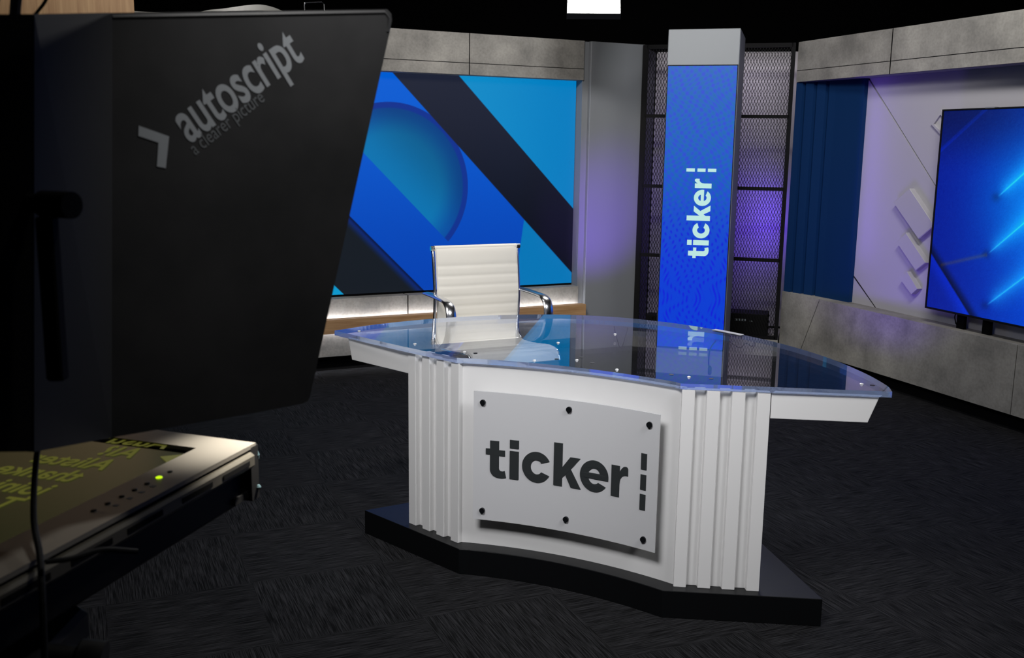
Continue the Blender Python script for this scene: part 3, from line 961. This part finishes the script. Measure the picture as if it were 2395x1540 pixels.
# side profile (y, z): seat front -> seat -> back top
prof = smooth_path([(-0.50, 0.545), (-0.47, 0.590), (-0.40, 0.598), (-0.25, 0.580), (-0.10, 0.572), (-0.035, 0.60), (-0.012, 0.66), (-0.018, 0.74),
                    (-0.022, 0.83), (-0.012, 0.93), (0.0, 1.02), (0.012, 1.075)], 8)
P = np.array(prof)
seglen = np.r_[0, np.cumsum(np.hypot(*np.diff(P, axis=0).T))]
total = seglen[-1]
nn_ = 150
tt = np.linspace(0, total, nn_)
py = np.interp(tt, seglen, P[:, 0]); pz = np.interp(tt, seglen, P[:, 1])
# seams measured from the top
seams = [0.097 + 0.0525 * k for k in range(0, 30)]


def puff(dist):
    edges = [0.0] + seams
    for a, c in zip(edges[:-1], edges[1:]):
        if a <= dist < c:
            x = (dist - a) / (c - a)
            return 0.5 + 0.5 * min(1.0, (max(0.0, 1 - abs(2 * x - 1) ** 4)) ** 0.6)
    return 0.7


HWc = 0.236
mb = MB()
vs = []
for i in range(nn_):
    ty_, tz_ = (py[min(i + 1, nn_ - 1)] - py[max(i - 1, 0)], pz[min(i + 1, nn_ - 1)] - pz[max(i - 1, 0)])
    l_ = math.hypot(ty_, tz_); ny, nz_ = -tz_ / l_, ty_ / l_     # towards sitter side (forward / up)
    if ny * -1 + nz_ < 0: ny, nz_ = -ny, -nz_
    th = 0.013 * puff(total - tt[i])
    for (x, k) in ((-HWc, 0.15), (-HWc + 0.006, 0.8), (-HWc + 0.03, 1.0), (0, 1.0), (HWc - 0.03, 1.0), (HWc - 0.006, 0.8), (HWc, 0.15)):
        vs.append((x, py[i] + ny * th * k, pz[i] + nz_ * th * k))
    for (x, k) in ((HWc - 0.006, 0.8), (-HWc + 0.006, 0.8)):
        vs.append((x, py[i] - ny * 0.010 * k, pz[i] - nz_ * 0.010 * k))
fs = []
for i in range(nn_ - 1):
    for j in range(9):
        a, c = i * 9 + j, i * 9 + (j + 1) % 9
        fs.append((a, c, c + 9, a + 9))
fs += [tuple(range(8, -1, -1)), tuple(range((nn_ - 1) * 9, nn_ * 9))]
mb.add(vs, fs)
build('ribbed_cushion', mb, M_leather, ch, F_C, smooth=True)
build('top_roll', MB().cyl((-0.236, 0.016, 1.073), (0.236, 0.016, 1.073), 0.014, 16), M_leather, ch, F_C, smooth=True)
for sx in (-1, 1):
    build('side_frame', MB().tube([(sx * 0.243, a + 0.010, c - 0.004) for a, c in prof], 0.008, 10, ry=0.007, up=(1, 0, 0)), M_chrome, ch, F_C, smooth=True)
    build('end_knob', MB().cyl((sx * 0.236, 0.016, 1.073), (sx * 0.256, 0.016, 1.073), 0.013, 14), M_chrome, ch, F_C, smooth=True)
    ap = smooth_path([(0.03, 0.838), (-0.06, 0.838), (-0.16, 0.836), (-0.235, 0.832), (-0.275, 0.818), (-0.298, 0.788), (-0.305, 0.745), (-0.295, 0.69), (-0.26, 0.63), (-0.20, 0.595)], 6)
    ax = sx * 0.272
    mb = MB()
    n = len(ap)
    vs = []
    for i, (y_, z_) in enumerate(ap):
        y0_, z0_ = ap[max(i - 1, 0)]; y1_, z1_ = ap[min(i + 1, n - 1)]
        l_ = math.hypot(y1_ - y0_, z1_ - z0_); ny, nz_ = (z1_ - z0_) / l_, -(y1_ - y0_) / l_
        if ny * -0.6 + nz_ < 0 and i < n * 0.75: ny, nz_ = -ny, -nz_
        tw_ = 1.0
        hw_ = 0.027
        for k in range(12):
            aa = 2 * PI * k / 12
            vs.append((ax + hw_ * math.cos(aa), y_ + ny * 0.0085 * math.sin(aa), z_ + nz_ * 0.0085 * math.sin(aa)))
    fs = [(i * 12 + j, i * 12 + (j + 1) % 12, (i + 1) * 12 + (j + 1) % 12, (i + 1) * 12 + j) for i in range(n - 1) for j in range(12)]
    fs += [tuple(range(11, -1, -1)), tuple(range((n - 1) * 12, n * 12))]
    mb.add(vs, fs)
    build('armrest', mb, M_chrome, ch, F_C, smooth=True)
build('cross_bar', MB().cyl((-0.24, -0.25, 0.562), (0.24, -0.25, 0.562), 0.011), M_chrome, ch, F_C, smooth=True)
build('gas_lift', MB().lathe([(0.045, 0.54), (0.045, 0.50), (0.022, 0.49), (0.022, 0.30), (0.030, 0.29), (0.030, 0.12), (0.04, 0.09)], (0, -0.25, 0), 20), M_chrome, ch, F_C, smooth=True)
for k in range(5):
    a = R(72 * k + 20)
    ex, ey = 0.30 * math.cos(a), -0.25 + 0.30 * math.sin(a)
    leg = build('leg', MB().tube([(0.03 * math.cos(a), -0.25 + 0.03 * math.sin(a), 0.115), (ex, ey, 0.075)], [0.02, 0.013], 10), M_chrome, ch, F_C, smooth=True)
    build('castor', MB().cyl((ex - 0.012 * math.sin(a), ey + 0.012 * math.cos(a), 0.027), (ex + 0.012 * math.sin(a), ey - 0.012 * math.cos(a), 0.027), 0.027, 18).cyl((ex, ey, 0.03), (ex, ey, 0.07), 0.006), M_rubber, leg, F_C)

# ------------------------------------------------------------------ ceiling light panel seen at the top
F_P = frame(0.503, 6.8, R(-3))
lp_ = thing('light_panel', F_P, (0, 0, 2.46), 'bright square studio light panel hanging above the set', 'studio light')
mb = MB(); mb.v = []
tilt = R(38)


def lp_fn(x, z, d):        # local: panel plane tilted to face down and forward
    return (x, d * math.cos(tilt) + z * math.sin(tilt) - 0.02, 2.462 + z * math.cos(tilt) - d * math.sin(tilt) + 0.0)


build('diffuser', MB().prism([[(-0.172, 0.006), (0.172, 0.006), (0.172, 0.35), (-0.172, 0.35)]], lp_fn, 0.0, 0.01), M_panel_light, lp_, F_P)
build('housing', MB().prism([[(-0.176, 0.002), (0.176, 0.002), (0.176, 0.354), (-0.176, 0.354)]], lp_fn, 0.0105, 0.06), M_rubber, lp_, F_P)
build('yoke', MB().tube([(-0.185, 0.12, 2.60), (-0.185, 0.10, 2.95), (0.185, 0.10, 2.95), (0.185, 0.12, 2.60)], 0.008), M_rubber, lp_, F_P)
build('drop_pole', MB().cyl((0, 0.10, 2.95), (0, 0.10, 3.8), 0.015), M_rubber, lp_, F_P)

# ------------------------------------------------------------------ teleprompter in the foreground
tp = thing('teleprompter', Matrix.Identity(4), (-0.52, 1.15, 0.0), 'large black teleprompter hood with grey lettering above its script monitor', 'teleprompter')
az = R(90 - 48.7)
F_H = frame(-0.258, 1.25, az)       # x to the far right end of the hood board, y away from the viewer
h_out = [(0.0, 1.280), (0.128, 1.745)] + [(0.131, 1.757), (0.130, 1.765), (0.124, 1.770)] + [(-0.225, 1.733), (-0.252, 1.272), (-0.08, 1.2715), (-0.012, 1.2725), (-0.003, 1.275)]
hd = build('hood_board', MB().prism([h_out], lambda a, z, d: (a, d, z), 0.0, 0.006), M_hood, tp, F_H)
# folded-over rim along the top
build('hood_rim', MB().tube([(-0.225, 0.003, 1.7285), (0.120, 0.003, 1.7655), (0.1265, 0.003, 1.759), (0.1245, 0.003, 1.742)], 0.0042, 8), M_hood, tp, F_H, smooth=True)
q0 = F_H @ Vector((-0.2385, 0, 0))
mb = MB()
p_t, p_b = F_H @ Vector((-0.225, 0, 0)), F_H @ Vector((-0.252, 0, 0))
vs = [(p_b.x, p_b.y, 1.272), (p_t.x, p_t.y, 1.733), (-0.442, 0.955, 1.713), (-0.472, 0.955, 1.295)]
vs += [(a - 0.006, b_, c) for a, b_, c in vs]
mb.add(vs, [(0, 1, 2, 3), (7, 6, 5, 4), (0, 4, 5, 1), (1, 5, 6, 2), (2, 6, 7, 3), (3, 7, 4, 0)])
build('side_board', mb, M_hood2, tp)
# cloth shroud behind the boards (towards the camera operator)
mb = MB()
pl_ = [(-0.4425, 0.953, 1.713), (-0.452, 0.90, 1.706), (-0.50, 0.86, 1.70), (-0.78, 0.82, 1.70), (-0.80, 1.20, 1.715), (-0.66, 1.30, 1.73)]
pb_ = [(-0.4730, 0.953, 1.296), (-0.478, 0.90, 1.312), (-0.52, 0.86, 1.33), (-0.78, 0.82, 1.33), (-0.80, 1.20, 1.28), (-0.66, 1.30, 1.28)]
vs = pb_ + pl_
k = len(pl_)
mb.add(vs, [(i, i + 1, k + i + 1, k + i) for i in range(k - 1)] + [tuple(range(k, 2 * k))])
build('cloth_shroud', mb, M_shroud, tp)
pr_ = F_H @ Vector((0.122, 0.006, 1.766)); pf_ = F_H @ Vector((-0.225, 0.006, 1.729))
roof = [tuple(pr_), tuple(pf_), (-0.448, 0.957, 1.709), (-0.78, 0.90, 1.70), (-0.85, 1.62, 1.755), (-0.46, 1.75, 1.765)]
mb = MB(); mb.add(roof + [(a, b_, c - 0.004) for a, b_, c in roof], [tuple(range(6)), tuple(range(11, 5, -1))] + [(i, (i + 1) % 6, (i + 1) % 6 + 6, i + 6) for i in range(6)])
build('added_hood_roof', mb, M_shroud, tp)  # unseen hood top, added to keep the key light off the monitor

# printed lettering on the hood board (runs up to the right)


def hood_text(nm, body, size, xs, bold, a0, z0, ang, m):
    vs2, fs2 = text_tris(body, size, xs, bold)
    ca, sa = math.cos(R(ang)), math.sin(R(ang))
    mb_ = MB().add([(a0 + x * ca - y * sa, -0.0004, z0 + x * sa + y * ca) for x, y in vs2], fs2)
    return build(nm, mb_, m, hd, F_H, fixn=False)


hood_text('logo_lettering', 'autoscript', 0.069, 0.64, 0.0012, -0.1465, 1.5985, 34.5, M_print)
hood_text('slogan_lettering', 'a clearer picture', 0.0225, 0.74, 0.0, -0.1405, 1.5845, 36.0, M_print_dim)
# chevron
c0 = (-0.169, 1.6045)
chev = [(-0.2035, 1.6165), (-0.2045, 1.6055), (-0.1825, 1.5985), (-0.1855, 1.5725), (-0.1755, 1.5705), (-0.1700, 1.6055)]
build('logo_chevron', MB().prism([chev], lambda a, z, d: (a, d, z), -0.0006, -0.0003), M_print, hd, F_H)
# knob and bracket on the near side
kn = Vector((-0.410, 0.93, 1.541))
build('tilt_knob', MB().cyl(kn + Vector((-0.03, 0.012, 0)), kn + Vector((0.004, -0.004, 0)), 0.0125, 18).cyl(kn + Vector((-0.03, 0.012, 0)), kn + Vector((-0.06, 0.02, 0)), 0.009), M_rubber, tp)
build('support_bar', MB().rbox(-0.440, -0.424, 0.922, 0.938, 1.375, 1.53, 0.002), M_rubber, tp)

# monitor lying flat below the hood
F_S = Matrix.Translation((-0.371, 1.406, 0)) @ Matrix(((-0.275, -0.9615, 0, 0), (-0.9615, 0.275, 0, 0), (0, 0, 1, 0), (0, 0, 0, 1)))
# that basis is left-handed in (e1, e2): e1 runs back along the button edge, e2 across to the left
ZM = 1.17
MW, MD = 0.60, 0.55
mo = build('monitor_bezel', MB().prism([[(0, 0), (MW, 0), (MW, MD), (-0.035, MD)], [(0.050, 0.066), (MW - 0.04, 0.066), (MW - 0.04, MD - 0.04), (0.028, MD - 0.04)]],
                                       lambda a, c, z: (a, c, z), ZM - 0.006, ZM), M_bezel, tp, F_S)
build('screen_surround', MB().box(0.0, MW - 0.005, 0.004, MD - 0.004, ZM - 0.022, ZM - 0.008), M_black, mo, F_S)
disp = build('prompt_display', MB().prism([[(0.070, 0.066), (MW - 0.04, 0.066), (MW - 0.04, MD - 0.04), (0.048, MD - 0.04)]], lambda a, c, z: (a, c, z), ZM - 0.008, ZM - 0.003), M_prompt_screen, mo, F_S)
build('side_vent_rail', MB().rbox(0.012, MW, -0.007, 0.03, ZM - 0.032, ZM - 0.010, 0.004), M_bezel_dark, mo, F_S)
for a in (0.03, 0.125, 0.235, 0.33, 0.43):
    build('side_slot', MB().box(a, a + 0.068, -0.0078, -0.0065, ZM - 0.025, ZM - 0.018), M_black, mo, F_S)
for i, a in enumerate((0.154, 0.178, 0.203, 0.228, 0.253, 0.279, 0.304)):
    if i == 1:
        g_ = build('power_lamp', MB().lathe([(0.0042, 0), (0.0042, 0.001), (0.002, 0.002)], (a, 0.037, ZM), 14), M_green_led, mo, F_S)
        g_['label'] = 'lit yellow-green power lamp'
    else:
        build('button', MB().lathe([(0.0034, 0), (0.0034, 0.0012), (0.001, 0.0016)], (a, 0.037, ZM), 14), M_cap, mo, F_S)
for a in (0.209, 0.232, 0.255, 0.281):
    build('button_symbol', MB().box(a - 0.003, a + 0.003, 0.021, 0.027, ZM, ZM + 0.0004), M_print_dim, mo, F_S)
vs2, fs2 = text_tris('POWER', 0.008, 1.0)
build('button_lettering', MB().add([(0.309 - y * 0.7, 0.020 + (x if False else x) * 0.62, ZM + 0.0005) for x, y in vs2], fs2), M_print_dim, mo, F_S, fixn=False)
# mirrored script: e2 is the reading direction, -e1 is up
for body, base_a, st in (('Austr', 0.062, 0.112), ('AI?', 0.113, 0.130), ('Alister', 0.169, 0.132), ('thanke', 0.222, 0.138), ('joining', 0.277, 0.140), ('To', 0.332, 0.142)):
    vs2, fs2 = text_tris(body, 0.060, 0.78, 0.0012)
    build('script_line', MB().add([(base_a - y, st + x, ZM - 0.0022) for x, y in vs2], fs2), M_prompt_text, disp, F_S, fixn=False)
build('cue_marker', MB().prism([[(0.077, 0.072), (0.112, 0.072), (0.0945, 0.094)]], lambda a, c, z: (a, c, z), ZM - 0.003, ZM - 0.0022), M_prompt_text, disp, F_S)
# tray and bracketry under the monitor
build('tray', MB().rbox(0.012, MW + 0.08, 0.01, MD, 1.085, ZM - 0.034, 0.004), M_tray, tp, F_S)
cp = build('corner_clamp', MB().box(-0.006, 0.014, 0.0, 0.02, 1.085, ZM - 0.004).box(-0.004, 0.05, 0.006, 0.012, 1.09, 1.10), M_rubber, tp, F_S)
build('clamp_screw', MB().lathe([(0.004, 0), (0.005, 0.006), (0.003, 0.012)], (-0.007, 0.004, 1.143), 12), M_teal, cp, F_S)
build('clamp_screw', MB().lathe([(0.003, 0), (0.004, 0.003), (0.002, 0.006)], (-0.002, -0.001, 1.099), 12), M_teal, cp, F_S)
build('mounting_rail', MB().rbox(0.25, 0.95, 0.16, 0.22, 1.055, 1.085, 0.003), M_rubber, tp, F_S)

# pedestal below
pd = thing('camera_pedestal', Matrix.Identity(4), (-0.60, 1.02, 0), 'black camera pedestal head in the bottom left corner under the prompter', 'camera support')
build('column', MB().lathe([(0.30, 0.0), (0.30, 0.05), (0.12, 0.09), (0.085, 0.14), (0.085, 0.72), (0.065, 0.74), (0.065, 0.96), (0.10, 0.97), (0.10, 1.01)], (-0.60, 1.02, 0), 32), M_rubber, pd, smooth=True)
build('pan_head', MB().rbox(-0.70, -0.50, 0.90, 1.12, 1.01, 1.054, 0.008), M_rubber, pd)
build('lock_knob', MB().tube([(-0.505, 1.02, 1.043), (-0.475, 1.02, 1.040), (-0.47, 1.02, 1.040), (-0.445, 1.022, 1.036)], [0.012, 0.012, 0.020, 0.020], 16), M_rubber, pd, smooth=True)

# cables around the prompter
tag(build('hanging_cable', MB().tube(smooth_path([(-0.555, 1.14, 1.262), (-0.545, 1.10, 1.22), (-0.520, 1.04, 1.19), (-0.484, 0.975, 1.177), (-0.470, 0.945, 1.14), (-0.466, 0.93, 1.05)], 6), 0.0035, 8), M_rubber, None),
    'thin black cable drooping across the prompter script monitor', 'cable')
tag(build('loose_cable', MB().tube(smooth_path([(-0.470, 0.958, 1.178), (-0.45, 0.972, 1.176), (-0.43, 1.00, 1.174), (-0.405, 1.03, 1.160)], 6), 0.003, 8), M_rubber, None),
    'short black cable lying along the near edge of the script monitor', 'cable')


def up_cable(nm, pts, r, m, label):
    tag(build(nm, MB().tube(smooth_path(pts, 6), r, 8), m, None), label, 'cable', 'cables above the prompter hood')


up_cable('upright_cable', [(-0.565, 1.08, 1.66), (-0.556, 1.08, 1.72), (-0.538, 1.08, 1.765), (-0.52, 1.08, 1.85), (-0.53, 1.08, 2.1)], 0.0022, M_cable_w, 'leftmost pale cable rising from the prompter hood top')
up_cable('upright_cable', [(-0.546, 1.08, 1.66), (-0.540, 1.08, 1.725), (-0.532, 1.08, 1.76), (-0.522, 1.08, 1.83), (-0.55, 1.08, 2.1)], 0.0019, M_cable_w, 'second pale cable, beside the thick dark blue one on the hood')
up_cable('upright_cable', [(-0.532, 1.09, 1.66), (-0.526, 1.09, 1.72), (-0.518, 1.09, 1.765), (-0.50, 1.09, 1.84), (-0.51, 1.09, 2.1)], 0.0058, M_cable_b, 'thick dark blue cable rising from the prompter hood')
up_cable('upright_cable', [(-0.535, 1.12, 1.715), (-0.515, 1.12, 1.735), (-0.502, 1.12, 1.755), (-0.497, 1.12, 1.80), (-0.51, 1.12, 2.0)], 0.0019, M_rubber, 'thin black cable curving in front of the timber column')

# violet wash lamps that light the column and the white wall
spot('violet_column_lamp', (0.75, 6.5, 0.5), (0.64, 7.90, 1.05), 140, 42, (0.22, 0.08, 1.0), 0.05, 1.0)
_w = F_R @ Vector((0.35, -0.55, 0.30)); _t = F_R @ Vector((0.15, 0.15, 1.35))
area('violet_wall_lamp', _w, _t, 2.6, 0.6, 0.3, (0.24, 0.12, 1.0), R(120))
_w = F_R @ Vector((-0.185, -0.02, 1.45)); _t = F_R @ Vector((0.02, 0.15, 1.45))
area('violet_edge_strip', _w, _t, 0.7, 0.03, 1.25, (0.22, 0.10, 1.0), R(150))
spot('added_bezel_light', (-0.27, 1.54, 1.40), (-0.372, 1.415, 1.17), 32, 44, (1.0, 0.93, 0.82), 0.02, 1.0)  # added lamp without a fixture, brightens the far corner of the bezel
